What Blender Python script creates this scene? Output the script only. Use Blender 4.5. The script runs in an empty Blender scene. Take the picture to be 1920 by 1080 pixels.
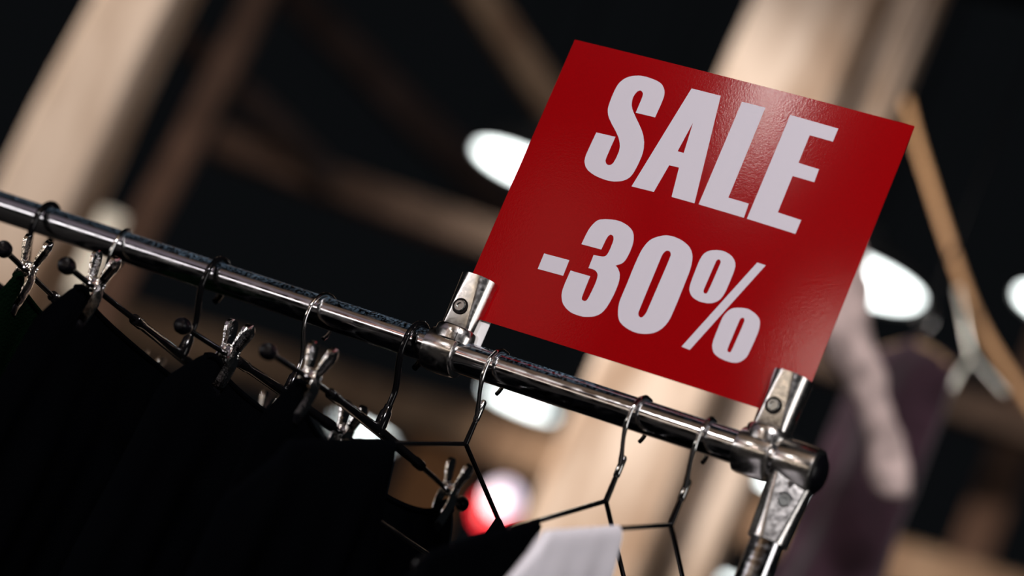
import bpy, bmesh, math, random
from mathutils import Vector, Matrix, noise
from mathutils.geometry import tessellate_polygon
random.seed(7)
SC = bpy.context.scene
COL = SC.collection
PI = math.pi
RZ = 1.55          # height of the rail axis above the floor

# ---------------------------------------------------------------- camera
cd = bpy.data.cameras.new('camera'); cam = bpy.data.objects.new('camera', cd); COL.objects.link(cam)
right = Vector((0.85118434, 0.35277758, 0.38862990))
down = Vector((0.26357204, 0.35301224, -0.89772609))
fwd = Vector((-0.45388875, 0.86656637, 0.20749619))
M = Matrix((right, -down, -fwd)).transposed().to_4x4()
M.translation = Vector((0.77917, -1.69462, RZ - 0.34220))
cam.matrix_world = M
cd.sensor_width = 36.0; cd.lens = 90.0
cd.clip_start = 0.05; cd.clip_end = 60
cd.dof.use_dof = True; cd.dof.focus_distance = 1.955; cd.dof.aperture_fstop = 2.6
SC.camera = cam
SC.view_settings.view_transform = 'Standard'; SC.view_settings.look = 'None'
SC.view_settings.gamma = 1.0; SC.view_settings.use_curve_mapping = False
SC.view_settings.exposure = 0.0

# ---------------------------------------------------------------- world and lights
w = bpy.data.worlds.new('world'); SC.world = w; w.use_nodes = True
w.node_tree.nodes['Background'].inputs[0].default_value = (0.75, 0.86, 1.0, 1)
w.node_tree.nodes['Background'].inputs[1].default_value = 0.0042

def aim(o, target):
    o.rotation_euler = (Vector(target) - o.location).to_track_quat('-Z', 'Y').to_euler()
def area(name, loc, target, sx, sy, power, col=(1, 1, 1)):
    l = bpy.data.lights.new(name, 'AREA'); l.shape = 'RECTANGLE'; l.size = sx; l.size_y = sy
    l.energy = power; l.color = col
    o = bpy.data.objects.new(name, l); COL.objects.link(o); o.location = loc; aim(o, target); return o
def spot(name, loc, target, power, angle, col=(1, 1, 1), r=0.05, blend=0.6):
    l = bpy.data.lights.new(name, 'SPOT'); l.energy = power; l.spot_size = math.radians(angle)
    l.spot_blend = blend; l.color = col; l.shadow_soft_size = r
    o = bpy.data.objects.new(name, l); COL.objects.link(o); o.location = loc; aim(o, target); return o
WARM = (1.0, 0.86, 0.72); COOL = (0.95, 0.97, 1.0)
area('shop_light', (1.35, -2.5, 3.3), (0, 0, 1.7), 0.6, 0.4, 88, (1.0, 0.95, 0.98))
area('sign_highlight', (-1.22, -2.95, 2.93), (0.05, 0, 1.78), 0.09, 0.32, 4.4, (1.0, 0.93, 0.88))  # small unseen light added for the streak on the glossy card
area('sign_highlight', (-0.66, -2.9, 2.33), (0.14, 0, 1.66), 0.22, 0.12, 1.3, (1.0, 0.8, 0.7))  # added for the orange highlight at the card's right edge
area('sign_highlight', (-1.75, -2.9, 2.40), (-0.1, 0, 1.65), 0.34, 0.40, 0.35, (1.0, 0.5, 0.4))  # added for the faint red glow on the card's left
area('wall_fill', (-2.4, -3.7, 3.4), (-2.4, -5, 1.6), 1.2, 0.2, 24, (1.0, 0.88, 0.75))  # added light on the unseen wall so the chrome mirrors brown
area('overhead_fill', (-0.9, -3.6, 1.7), (-0.9, -2.8, 3.6), 2.2, 0.15, 7, (1.0, 0.85, 0.7))  # added to light the brown overhead card for the rail reflection
area('overhead_fill', (-3.5, -3.4, 1.9), (-3.5, -2.6, 3.6), 3.0, 0.2, 14, (0.95, 0.86, 0.95))  # added to light the mauve overhead card for the rail reflection
spot('fill_spot', (-2.3, -0.3, 3.3), (-1.03, 2.5, 1.95), 600, 36, (1.0, 0.93, 0.89))  # unseen spot added to brighten the broad post
spot('fill_spot', (-4.3, 0.2, 3.7), (-2.27, 2.15, 2.25), 540, 30, (1.0, 0.90, 0.82))  # added spot for the bright face of the left post
spot('fill_spot', (-1.6, 2.6, 1.6), (-2.84, 3.36, 2.2), 17, 30, (1.0, 0.8, 0.7))  # weak added spot on the thin brown post
spot('fill_spot', (-3.6, 4.4, 1.2), (-2.5, 6.9, 2.7), 420, 46, (1.0, 0.86, 0.78))  # added spot lifting the low beam
spot('fill_spot', (-1.6, 3.4, 3.8), (-3.0, 4.8, 3.55), 60, 20, (1.0, 0.9, 0.84))  # added spot on the diagonal brace
spot('fill_spot', (0.6, 0.3, 3.4), (-0.4, 1.55, 2.0), 34, 34, (1, 0.93, 0.9))  # added spot for the cloth and strap behind the sign

# ---------------------------------------------------------------- materials
def mat(name, col, rough=0.5, metal=0.0, spec=0.5, var=0.0, scale=20, stretch=(1, 1, 1), bump=0.0,
        bscale=80, emit=None, estr=0.0, rvar=0.0, col2=None, coat=0.0, trans=0.0, sheen=0.0):
    m = bpy.data.materials.new(name); m.use_nodes = True
    nt = m.node_tree; n = nt.nodes; b = n['Principled BSDF']
    b.inputs['Base Color'].default_value = (*col, 1); b.inputs['Roughness'].default_value = rough
    b.inputs['Metallic'].default_value = metal; b.inputs['Specular IOR Level'].default_value = spec
    b.inputs['Coat Weight'].default_value = coat; b.inputs['Coat Roughness'].default_value = 0.15
    b.inputs['Transmission Weight'].default_value = trans
    b.inputs['Sheen Weight'].default_value = sheen
    if emit:
        b.inputs['Emission Color'].default_value = (*emit, 1); b.inputs['Emission Strength'].default_value = estr
    tc = n.new('ShaderNodeTexCoord'); mp = n.new('ShaderNodeMapping')
    mp.inputs['Scale'].default_value = stretch
    nt.links.new(tc.outputs['Object'], mp.inputs['Vector'])
    if var or rvar or col2:
        t = n.new('ShaderNodeTexNoise'); t.inputs['Scale'].default_value = scale; t.inputs['Detail'].default_value = 5
        nt.links.new(mp.outputs[0], t.inputs['Vector'])
        if var or col2:
            r = n.new('ShaderNodeValToRGB'); r.color_ramp.elements[0].position = 0.38; r.color_ramp.elements[1].position = 0.60
            a = col2 if col2 else tuple(c * (1 - var) for c in col)
            r.color_ramp.elements[0].color = (*a, 1)
            r.color_ramp.elements[1].color = (*[min(1, c * (1 + (0 if col2 else var))) for c in col], 1)
            nt.links.new(t.outputs['Fac'], r.inputs[0]); nt.links.new(r.outputs[0], b.inputs['Base Color'])
        if rvar:
            mr = n.new('ShaderNodeMapRange'); mr.inputs['From Min'].default_value = 0.35; mr.inputs['From Max'].default_value = 0.7
            mr.inputs['To Min'].default_value = rough; mr.inputs['To Max'].default_value = rough + rvar
            nt.links.new(t.outputs['Fac'], mr.inputs[0]); nt.links.new(mr.outputs[0], b.inputs['Roughness'])
    if bump:
        t2 = n.new('ShaderNodeTexNoise'); t2.inputs['Scale'].default_value = bscale; t2.inputs['Detail'].default_value = 3
        nt.links.new(mp.outputs[0], t2.inputs['Vector'])
        bp = n.new('ShaderNodeBump'); bp.inputs['Strength'].default_value = bump; bp.inputs['Distance'].default_value = 0.002
        nt.links.new(t2.outputs['Fac'], bp.inputs['Height']); nt.links.new(bp.outputs[0], b.inputs['Normal'])
    return m

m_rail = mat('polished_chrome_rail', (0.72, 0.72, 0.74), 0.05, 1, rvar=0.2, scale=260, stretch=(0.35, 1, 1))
m_cast = mat('cast_chrome', (0.78, 0.76, 0.73), 0.16, 1, rvar=0.10, scale=300, bump=0.012, bscale=500)
m_wire = mat('chrome_wire', (0.8, 0.8, 0.78), 0.12, 1)
m_blackwire = mat('black_coated_wire', (0.003, 0.003, 0.0035), 0.10, 0, 0.32)
m_clip = mat('shiny_clip_steel', (0.8, 0.79, 0.77), 0.1, 1, bump=0.25, bscale=260)
m_rubber = mat('black_rubber', (0.0025, 0.0025, 0.0035), 0.22, 0, 0.2)
m_screw = mat('screw_steel', (0.45, 0.47, 0.45), 0.25, 1)
m_black = mat('black_fabric', (0.0014, 0.0016, 0.0022), 1.0, 0, 0.0, bump=0.5, bscale=900)
m_green = mat('dark_green_knit', (0.002, 0.007, 0.003), 1.0, 0, 0.0, bump=0.8, bscale=500)
m_white = mat('white_cotton', (0.78, 0.75, 0.79), 0.9, 0, 0.2, bump=0.2, bscale=700)
m_red = mat('red_print', (0.29, 0.0008, 0.0025), 0.10, 0, 0.24, bump=0.022, bscale=700, var=0.05, scale=900)
m_ink = mat('white_print', (0.66, 0.63, 0.69), 0.75, 0, 0.1)
m_cardback = mat('white_card', (0.8, 0.8, 0.8), 0.6)
m_timber = mat('pale_timber', (0.64, 0.51, 0.40), 0.75, 0, 0.2, col2=(0.31, 0.20, 0.125), scale=4, stretch=(2, 2, 0.6), bump=0.4, bscale=30)
m_timber2 = mat('aged_timber', (0.40, 0.27, 0.17), 0.8, 0, 0.2, col2=(0.25, 0.15, 0.09), scale=5, stretch=(2, 2, 1), bump=0.4, bscale=30)
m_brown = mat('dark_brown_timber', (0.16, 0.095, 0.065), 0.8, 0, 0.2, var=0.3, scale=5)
m_dimbrown = mat('dim_brown_timber', (0.055, 0.036, 0.03), 0.8, 0, 0.2, var=0.3, scale=5)  # darker copy of the brown timber, dimness put into the colour
m_dark = mat('charcoal_paint', (0.012, 0.012, 0.014), 0.9, 0, 0.1, var=0.15, scale=2)
m_browncard = mat('brown_card', (0.34, 0.24, 0.16), 0.8, 0, 0.2, var=0.25, scale=3, stretch=(0.3, 1, 4))  # surface of the added brown cards mirrored in the chrome
m_mauvecard = mat('mauve_card', (0.42, 0.37, 0.42), 0.8, 0, 0.2)  # surface of the added overhead card that gives the rail its mauve band
m_panelglow = mat('panel_glow', (0.9, 0.9, 0.9), 0.4, emit=(1.0, 0.96, 0.94), estr=2.4)  # glow of the unseen panels added for chrome reflections
m_orange = mat('orange_boards', (0.42, 0.20, 0.08), 0.7, 0, 0.2, var=0.2, scale=4)
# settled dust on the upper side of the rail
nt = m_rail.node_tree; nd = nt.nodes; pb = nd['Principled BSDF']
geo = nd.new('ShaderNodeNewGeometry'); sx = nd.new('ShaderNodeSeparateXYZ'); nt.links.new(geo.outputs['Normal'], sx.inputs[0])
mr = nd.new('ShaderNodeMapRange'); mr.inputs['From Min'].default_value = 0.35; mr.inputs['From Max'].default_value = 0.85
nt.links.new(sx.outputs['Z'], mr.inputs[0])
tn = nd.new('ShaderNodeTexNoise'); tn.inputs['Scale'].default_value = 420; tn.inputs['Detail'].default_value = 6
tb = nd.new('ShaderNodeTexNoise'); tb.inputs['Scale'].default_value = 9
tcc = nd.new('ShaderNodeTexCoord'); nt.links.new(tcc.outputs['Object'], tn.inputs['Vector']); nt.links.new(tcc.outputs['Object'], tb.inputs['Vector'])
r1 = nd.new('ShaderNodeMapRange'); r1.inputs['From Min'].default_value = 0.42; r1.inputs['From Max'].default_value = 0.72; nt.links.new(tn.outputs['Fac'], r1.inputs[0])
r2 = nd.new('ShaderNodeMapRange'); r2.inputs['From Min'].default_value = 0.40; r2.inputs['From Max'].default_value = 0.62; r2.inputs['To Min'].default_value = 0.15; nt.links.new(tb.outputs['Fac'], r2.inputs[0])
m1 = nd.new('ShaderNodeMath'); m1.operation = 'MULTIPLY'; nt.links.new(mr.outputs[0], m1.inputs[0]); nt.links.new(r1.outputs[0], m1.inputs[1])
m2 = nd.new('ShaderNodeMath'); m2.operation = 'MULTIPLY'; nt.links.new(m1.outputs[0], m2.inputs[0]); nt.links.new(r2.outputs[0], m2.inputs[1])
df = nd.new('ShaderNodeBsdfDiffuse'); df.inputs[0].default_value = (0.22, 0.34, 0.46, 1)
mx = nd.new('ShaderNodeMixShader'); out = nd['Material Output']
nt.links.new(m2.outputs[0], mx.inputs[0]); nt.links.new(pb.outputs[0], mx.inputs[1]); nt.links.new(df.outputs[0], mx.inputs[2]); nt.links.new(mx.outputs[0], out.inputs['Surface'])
m_floor = mat('dark_concrete', (0.02, 0.019, 0.018), 0.7, 0, 0.3, var=0.2, scale=3)
m_lampglow = mat('lamp_glow', (1, 1, 1), 0.5, emit=(0.93, 1.0, 0.98), estr=7.0)
m_lampshade = mat('lamp_enamel', (0.05, 0.05, 0.05), 0.4)
m_creamglobe = mat('cream_glass', (0.75, 0.68, 0.56), 0.4, emit=(1.0, 0.86, 0.68), estr=0.6)
m_pink = mat('pink_white_glow', (1, 0.9, 0.95), 0.5, emit=(1.0, 0.80, 0.95), estr=1.5)
m_redglow = mat('red_lamp_glass', (0.7, 0.02, 0.03), 0.3, emit=(1.0, 0.02, 0.04), estr=0.9)
m_plum = mat('plum_fabric', (0.045, 0.022, 0.032), 0.9, 0, 0.1, sheen=0.2, var=0.3, scale=15)
m_pinkcloth = mat('pale_pink_knit', (0.60, 0.47, 0.44), 0.9, 0, 0.1, var=0.3, scale=30)
m_leather = mat('tan_leather', (0.62, 0.35, 0.17), 0.55, 0, 0.3)
m_clasp = mat('brushed_nickel', (0.75, 0.75, 0.66), 0.35, 1)
m_wood_hanger = mat('beech_wood', (0.5, 0.33, 0.18), 0.4)

# ---------------------------------------------------------------- mesh helpers (millimetres in, metres out)
def mm(v): return Vector(v) * 0.001
def obj(name, bm, m, parent=None, smooth=True, loc=None):
    me = bpy.data.meshes.new(name); bmesh.ops.recalc_face_normals(bm, faces=bm.faces[:]); bm.to_mesh(me); bm.free()
    if smooth:
        me.polygons.foreach_set('use_smooth', [True] * len(me.polygons))
    me.materials.append(m)
    o = bpy.data.objects.new(name, me); COL.objects.link(o)
    if smooth:
        try: me.set_sharp_from_angle(angle=math.radians(38))
        except Exception: pass
    if parent is not None: o.parent = parent
    if loc is not None: o.location = loc
    return o
def tag(o, label=None, cat=None, group=None, kind=None):
    if label: o['label'] = label
    if cat: o['category'] = cat
    if group: o['group'] = group
    if kind: o['kind'] = kind
    return o
def thing(name, label, cat, loc=(0, 0, 0), rz=0.0, group=None):
    o = bpy.data.objects.new(name, None); COL.objects.link(o); o.empty_display_size = 0.05
    o.location = loc; o.rotation_euler = (0, 0, rz)
    return tag(o, label, cat, group)
def catmull(P, n=6):
    P = [Vector(p) for p in P]; out = []
    for i in range(len(P) - 1):
        p0 = P[max(i - 1, 0)]; p1 = P[i]; p2 = P[i + 1]; p3 = P[min(i + 2, len(P) - 1)]
        for k in range(n):
            t = k / n
            out.append(0.5 * ((2 * p1) + (p2 - p0) * t + (2 * p0 - 5 * p1 + 4 * p2 - p3) * t * t + (3 * p1 - p0 - 3 * p2 + p3) * t ** 3))
    out.append(P[-1]); return out
def tube(bm, P, r, seg=12, cap=True, flat=None):
    P = [mm(p) for p in P]; n = len(P)
    rr = (lambda i: (r[i] if isinstance(r, (list, tuple)) else r) * 0.001)
    t0 = (P[1] - P[0]).normalized(); a = t0.orthogonal().normalized()
    rings = []
    for i in range(n):
        t = (P[min(i + 1, n - 1)] - P[max(i - 1, 0)]).normalized()
        a = (a - t * a.dot(t)); a = a.normalized() if a.length > 1e-6 else t.orthogonal().normalized()
        b = t.cross(a)
        rings.append([bm.verts.new(P[i] + (a * math.cos(2 * PI * k / seg) + b * math.sin(2 * PI * k / seg)) * rr(i)) for k in range(seg)])
    for i in range(n - 1):
        for k in range(seg):
            bm.faces.new((rings[i][k], rings[i][(k + 1) % seg], rings[i + 1][(k + 1) % seg], rings[i + 1][k]))
    if cap:
        bm.faces.new(rings[0][::-1]); bm.faces.new(rings[-1])
def lathe(bm, prof, origin=(0, 0, 0), axis='Z', seg=32, closed=False):
    o = Vector(origin); rings = []
    for (r, h) in prof:
        ring = []
        for k in range(seg):
            c, s = math.cos(2 * PI * k / seg), math.sin(2 * PI * k / seg)
            v = {'Z': (r * c, r * s, h), 'X': (h, r * c, r * s), 'Y': (r * s, h, r * c)}[axis]
            ring.append(bm.verts.new(mm(Vector(v) + o)))
        rings.append(ring)
    m = len(rings)
    for i in range(m if closed else m - 1):
        A, B2 = rings[i], rings[(i + 1) % m]
        for k in range(seg):
            bm.faces.new((A[k], A[(k + 1) % seg], B2[(k + 1) % seg], B2[k]))
    if not closed:
        if prof[0][0] > 1e-6: bm.faces.new(rings[0][::-1])
        if prof[-1][0] > 1e-6: bm.faces.new(rings[-1])
    bmesh.ops.remove_doubles(bm, verts=bm.verts[:], dist=1e-7)
def box(bm, c, s, rot=None, bevel=0):
    r = bmesh.ops.create_cube(bm, size=1.0); vs = r['verts']
    Mx = Matrix.Translation(mm(c)) @ (rot.to_4x4() if rot else Matrix.Identity(4)) @ Matrix.Diagonal((*mm(s), 1))
    bmesh.ops.transform(bm, matrix=Mx, verts=vs)
    if bevel:
        es = list({e for v in vs for e in v.link_edges})
        bmesh.ops.bevel(bm, geom=es, offset=bevel * 0.001, segments=2, affect='EDGES', profile=0.5)

LETTERS = {
 'S': [[(-52.3, 73.2), (-69.3, 72.9), (-69.3, 75.9), (-69.3, 79), (-69.3, 82), (-69.3, 84.7), (-69.4, 86.8), (-69.6, 88), (-69.9, 89.1), (-70.5, 90), (-71.3, 90.7), (-72.3, 91.2), (-73.2, 91.3), (-74.1, 90.9), (-75, 90.1), (-75.6, 89.1), (-75.9, 88.3), (-76.2, 87.4), (-76.4, 86.3), (-76.6, 85.2), (-76.6, 84.2), (-76.5, 83.1), (-76.3, 81.9), (-76, 80.7), (-75.6, 79.5), (-75.2, 78.3), (-74.6, 77.2), (-73.9, 76.2), (-73.2, 75.1), (-72.3, 74.1), (-71.5, 73.1), (-69.3, 71), (-66.6, 68.3), (-63.6, 65.5), (-60.7, 62.7), (-58.4, 60.3), (-57.1, 58.7), (-55.8, 57.1), (-54.7, 55.4), (-53.7, 53.6), (-52.7, 51.9), (-52, 50.1), (-51.3, 48.2), (-50.7, 46.4), (-50.3, 44.5), (-50, 42.6), (-49.8, 40.3), (-49.8, 37.8), (-49.8, 35.1), (-49.9, 32.6), (-50.1, 30.4), (-50.3, 28.6), (-50.5, 26.8), (-50.8, 25), (-51.3, 23.4), (-51.9, 21.9), (-52.7, 20.7), (-53.7, 19.5), (-54.9, 18.5), (-56.1, 17.6), (-57.5, 16.9), (-59.2, 16.2), (-61.1, 15.6), (-63.1, 15), (-65.3, 14.7), (-67.4, 14.5), (-69.8, 14.4), (-72.6, 14.6), (-75.4, 14.8), (-78.1, 15.2), (-80.4, 15.6), (-82.3, 16.1), (-84.1, 16.7), (-85.9, 17.4), (-87.6, 18.1), (-89, 19), (-90.1, 19.8), (-91.1, 20.7), (-91.9, 21.8), (-92.7, 22.9), (-93.3, 24), (-93.8, 25.1), (-94.1, 26.2), (-94.4, 27.4), (-94.5, 28.6), (-94.6, 29.8), (-94.6, 32.8), (-94.5, 36.6), (-94.4, 40.9), (-94.2, 45.3), (-94.1, 49.4), (-77.2, 49.9), (-77.2, 45.7), (-77.3, 41.3), (-77.3, 37), (-77.3, 33.2), (-77.2, 30.4), (-76.9, 29.2), (-76.2, 28.1), (-75.5, 27.3), (-74.6, 26.8), (-73.6, 26.6), (-72.7, 26.6), (-71.9, 26.9), (-71.1, 27.5), (-70.5, 28.2), (-70.1, 29), (-69.8, 30.1), (-69.7, 31.2), (-69.5, 32.4), (-69.4, 34), (-69.4, 35.7), (-69.4, 37.4), (-69.4, 38.9), (-69.6, 40.1), (-69.8, 41.2), (-70.1, 42.4), (-70.5, 43.5), (-71, 44.6), (-71.7, 45.9), (-72.5, 47.2), (-73.5, 48.6), (-74.5, 49.9), (-75.6, 51.1), (-77.8, 53.3), (-80.6, 55.8), (-83.7, 58.4), (-86.5, 61), (-88.7, 63.1), (-89.7, 64.4), (-90.7, 65.7), (-91.5, 67.1), (-92.2, 68.5), (-92.8, 69.8), (-93.2, 71.2), (-93.4, 72.5), (-93.6, 73.9), (-93.7, 75.2), (-93.8, 76.6), (-93.9, 78.8), (-94, 81.4), (-94, 84.2), (-93.9, 86.9), (-93.7, 89.1), (-93.5, 90.6), (-93.1, 92.1), (-92.6, 93.5), (-91.9, 94.8), (-91.2, 96), (-90.4, 97.1), (-89.4, 98.1), (-88.4, 99), (-87.2, 99.8), (-86, 100.5), (-84.6, 101.2), (-83, 101.8), (-81.3, 102.3), (-79.5, 102.8), (-77.7, 103.1), (-75.6, 103.2), (-73.3, 103.3), (-70.9, 103.2), (-68.7, 103), (-66.6, 102.8), (-65, 102.6), (-63.3, 102.3), (-61.6, 101.9), (-60.1, 101.4), (-58.7, 100.8), (-57.5, 100), (-56.3, 99), (-55.3, 97.9), (-54.4, 96.8), (-53.7, 95.6), (-53.1, 94.4), (-52.7, 93.1), (-52.4, 91.7), (-52.2, 90.4), (-52.1, 89), (-52, 86.5), (-52, 83.4), (-52.1, 80), (-52.2, 76.5)]],
 'A': [[(-33.3, 103.2), (-8.1, 103.3), (6.4, 15.5), (-13.2, 15.5), (-17, 39.4), (-25.3, 39.1), (-28.5, 15.5), (-47.7, 15)], [(-20.8, 76.8), (-23.4, 51.6), (-18.1, 51.6)]],
 'L': [[(10.1, 103), (29.9, 103.1), (30.2, 27), (47.3, 26.8), (48, 15.2), (9.8, 15.6)]],
 'E': [[(50.8, 102.5), (90.6, 101.8), (90.5, 90.8), (71.5, 91), (71.6, 67.8), (88.6, 67.2), (89, 56.5), (71.3, 56.7), (71.4, 26.4), (90.8, 25.6), (90.7, 14.2), (50.5, 15.1)]],
 'minus': [[(-94.1, -55), (-71.8, -54.5), (-71.4, -67.6), (-93.9, -68.1)]],
 '3': [[(-67.7, -39.8), (-50.3, -39.4), (-50.2, -37.3), (-50.1, -35), (-50, -32.8), (-49.9, -30.8), (-49.7, -29.2), (-49.6, -28.6), (-49.3, -27.8), (-49, -27.2), (-48.6, -26.7), (-48.2, -26.3), (-47.4, -26.1), (-46.4, -26.3), (-45.5, -26.7), (-45.1, -27.2), (-44.7, -27.9), (-44.3, -28.7), (-44, -29.5), (-43.9, -30.3), (-43.7, -32.1), (-43.7, -34.4), (-43.6, -36.8), (-43.7, -39.1), (-43.9, -40.8), (-44, -41.6), (-44.3, -42.4), (-44.7, -43.1), (-45.3, -43.7), (-46, -44.1), (-47.3, -44.5), (-48.9, -44.7), (-50.8, -44.9), (-52.7, -45), (-54.5, -45.2), (-54.1, -56.2), (-53.1, -56.1), (-52, -56.1), (-51, -56), (-50, -56.1), (-49.1, -56.2), (-48.2, -56.5), (-47.4, -56.8), (-46.6, -57.2), (-45.9, -57.7), (-45.3, -58.4), (-44.8, -59.2), (-44.4, -60.3), (-44.1, -61.5), (-43.9, -62.7), (-43.8, -63.9), (-43.7, -66.3), (-43.8, -69.4), (-43.9, -72.7), (-44.1, -75.7), (-44.3, -78), (-44.4, -78.8), (-44.6, -79.6), (-44.8, -80.3), (-45.1, -81), (-45.6, -81.4), (-46.1, -81.6), (-46.8, -81.7), (-47.5, -81.6), (-48.2, -81.4), (-48.7, -81.1), (-49.2, -80.5), (-49.5, -79.5), (-49.6, -78.5), (-49.7, -76.1), (-49.8, -72.9), (-49.9, -69.2), (-50, -65.4), (-50, -61.9), (-67.3, -62), (-67.4, -65.2), (-67.4, -68.5), (-67.5, -71.8), (-67.4, -74.7), (-67.3, -77.2), (-67.1, -78.6), (-66.9, -79.9), (-66.5, -81.2), (-66.1, -82.5), (-65.5, -83.7), (-64.9, -84.9), (-64.2, -86), (-63.4, -87.1), (-62.5, -88.1), (-61.5, -89), (-60.2, -89.9), (-58.8, -90.8), (-57.3, -91.6), (-55.8, -92.2), (-54.2, -92.8), (-52.5, -93.2), (-50.7, -93.5), (-48.8, -93.6), (-47, -93.7), (-45.4, -93.7), (-43.9, -93.6), (-42.4, -93.5), (-40.9, -93.2), (-39.5, -92.9), (-38.1, -92.5), (-36.7, -92), (-35.3, -91.5), (-34, -90.8), (-32.8, -90.1), (-31.7, -89.3), (-30.7, -88.4), (-29.9, -87.4), (-29.1, -86.3), (-28.5, -85.1), (-28, -83.9), (-27.4, -82.3), (-27, -80.4), (-26.6, -78.3), (-26.3, -76.3), (-26.1, -74.2), (-25.9, -72), (-25.7, -69.5), (-25.7, -66.9), (-25.7, -64.5), (-25.8, -62.3), (-25.9, -60.7), (-26.2, -58.9), (-26.6, -57.2), (-27.1, -55.7), (-27.6, -54.3), (-28.2, -53.3), (-28.9, -52.3), (-29.7, -51.4), (-30.5, -50.6), (-31.2, -49.9), (-31.7, -49.5), (-32.2, -49.2), (-32.8, -48.9), (-33.3, -48.6), (-33.9, -48.3), (-32.9, -47.6), (-31.8, -46.9), (-30.8, -46.2), (-29.9, -45.4), (-29.1, -44.5), (-28.6, -43.4), (-28.1, -42.1), (-27.8, -40.8), (-27.6, -39.4), (-27.5, -38.1), (-27.3, -36.4), (-27.3, -34.5), (-27.3, -32.5), (-27.4, -30.6), (-27.6, -28.9), (-27.8, -27.5), (-28.1, -26.2), (-28.5, -24.8), (-29, -23.6), (-29.5, -22.4), (-30, -21.4), (-30.7, -20.4), (-31.4, -19.5), (-32.2, -18.7), (-33.1, -18), (-34.2, -17.2), (-35.5, -16.6), (-36.9, -15.9), (-38.3, -15.4), (-39.7, -15), (-41.3, -14.6), (-42.9, -14.3), (-44.6, -14.1), (-46.3, -14), (-48, -14), (-49.8, -14.2), (-51.8, -14.4), (-53.8, -14.8), (-55.7, -15.2), (-57.4, -15.6), (-58.6, -16), (-59.8, -16.4), (-61, -16.9), (-62.1, -17.5), (-63, -18.3), (-63.7, -19.1), (-64.4, -20.1), (-64.9, -21.2), (-65.4, -22.3), (-65.8, -23.4), (-66.2, -24.6), (-66.5, -25.7), (-66.8, -26.9), (-67, -28.1), (-67.1, -29.3), (-67.3, -31.1), (-67.4, -33.2), (-67.5, -35.4), (-67.6, -37.6)]],
 '0': [[(-6.3, -15.1), (-4.9, -14.6), (-3.4, -14.3), (-1.9, -14.1), (-0.4, -14), (1.2, -14), (2.9, -14.1), (4.6, -14.3), (6.3, -14.5), (8.1, -14.9), (9.7, -15.3), (11.2, -15.8), (12.7, -16.4), (14.1, -17), (15.5, -17.8), (16.7, -18.5), (17.7, -19.4), (18.7, -20.3), (19.6, -21.3), (20.3, -22.3), (21, -23.4), (21.6, -24.6), (22.2, -25.9), (22.6, -27.2), (23, -28.6), (23.3, -30), (23.6, -31.6), (23.9, -33.4), (24.1, -35.3), (24.2, -37.2), (24.3, -39.1), (24.4, -44.1), (24.5, -50.5), (24.6, -57.4), (24.6, -63.9), (24.6, -68.8), (24.5, -70.6), (24.5, -72.5), (24.4, -74.4), (24.2, -76.1), (23.9, -77.8), (23.5, -79.2), (23.1, -80.7), (22.5, -82.1), (21.9, -83.4), (21.2, -84.6), (20.4, -85.7), (19.6, -86.7), (18.6, -87.7), (17.6, -88.6), (16.5, -89.4), (15.2, -90.1), (13.8, -90.8), (12.4, -91.4), (10.8, -92), (9.3, -92.4), (7.7, -92.7), (6.1, -93), (4.5, -93.2), (2.8, -93.2), (1.1, -93.2), (-0.6, -93), (-2.3, -92.8), (-4, -92.4), (-5.7, -92), (-7.2, -91.5), (-8.4, -91.1), (-9.6, -90.6), (-10.8, -89.9), (-11.9, -89.3), (-12.9, -88.5), (-13.8, -87.6), (-14.6, -86.6), (-15.3, -85.5), (-16, -84.4), (-16.5, -83.3), (-17.2, -81.7), (-17.8, -80), (-18.3, -78.2), (-18.8, -76.3), (-19.1, -74.5), (-19.3, -72.5), (-19.3, -70.4), (-19.3, -68.2), (-19.3, -66), (-19.3, -63.8), (-19.3, -59.4), (-19.4, -53.9), (-19.5, -48), (-19.5, -42.5), (-19.4, -38.1), (-19.3, -36), (-19.2, -33.9), (-19, -31.8), (-18.7, -29.9), (-18.3, -28), (-17.8, -26.4), (-17.3, -24.8), (-16.6, -23.3), (-15.8, -21.9), (-14.8, -20.6), (-13.4, -19.3), (-11.7, -18), (-9.9, -16.9), (-8.1, -15.9)], [(2.2, -25.7), (1.5, -25.7), (0.8, -25.9), (0.1, -26.2), (-0.4, -26.8), (-0.9, -27.5), (-1.2, -28.4), (-1.4, -28.9), (-1.5, -29.5), (-1.6, -30.1), (-1.6, -30.7), (-1.7, -31.3), (-1.7, -38.3), (-1.6, -48.4), (-1.6, -59.5), (-1.5, -69.5), (-1.4, -76.5), (-1.4, -77.2), (-1.3, -77.9), (-1.1, -78.5), (-0.9, -79.1), (-0.6, -79.6), (-0.1, -80.3), (0.6, -80.7), (1.3, -81), (1.9, -81), (2.5, -80.9), (3, -80.5), (3.5, -79.9), (3.8, -79.2), (4.1, -78.4), (4.2, -77.9), (4.4, -77.3), (4.6, -76.6), (4.7, -75.9), (4.7, -75.3), (4.8, -68.1), (4.9, -57.9), (5, -46.6), (5.1, -36.3), (5, -29.1), (4.9, -28.2), (4.4, -27.4), (4, -26.7), (3.5, -26.2), (2.8, -25.9)]],
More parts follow.
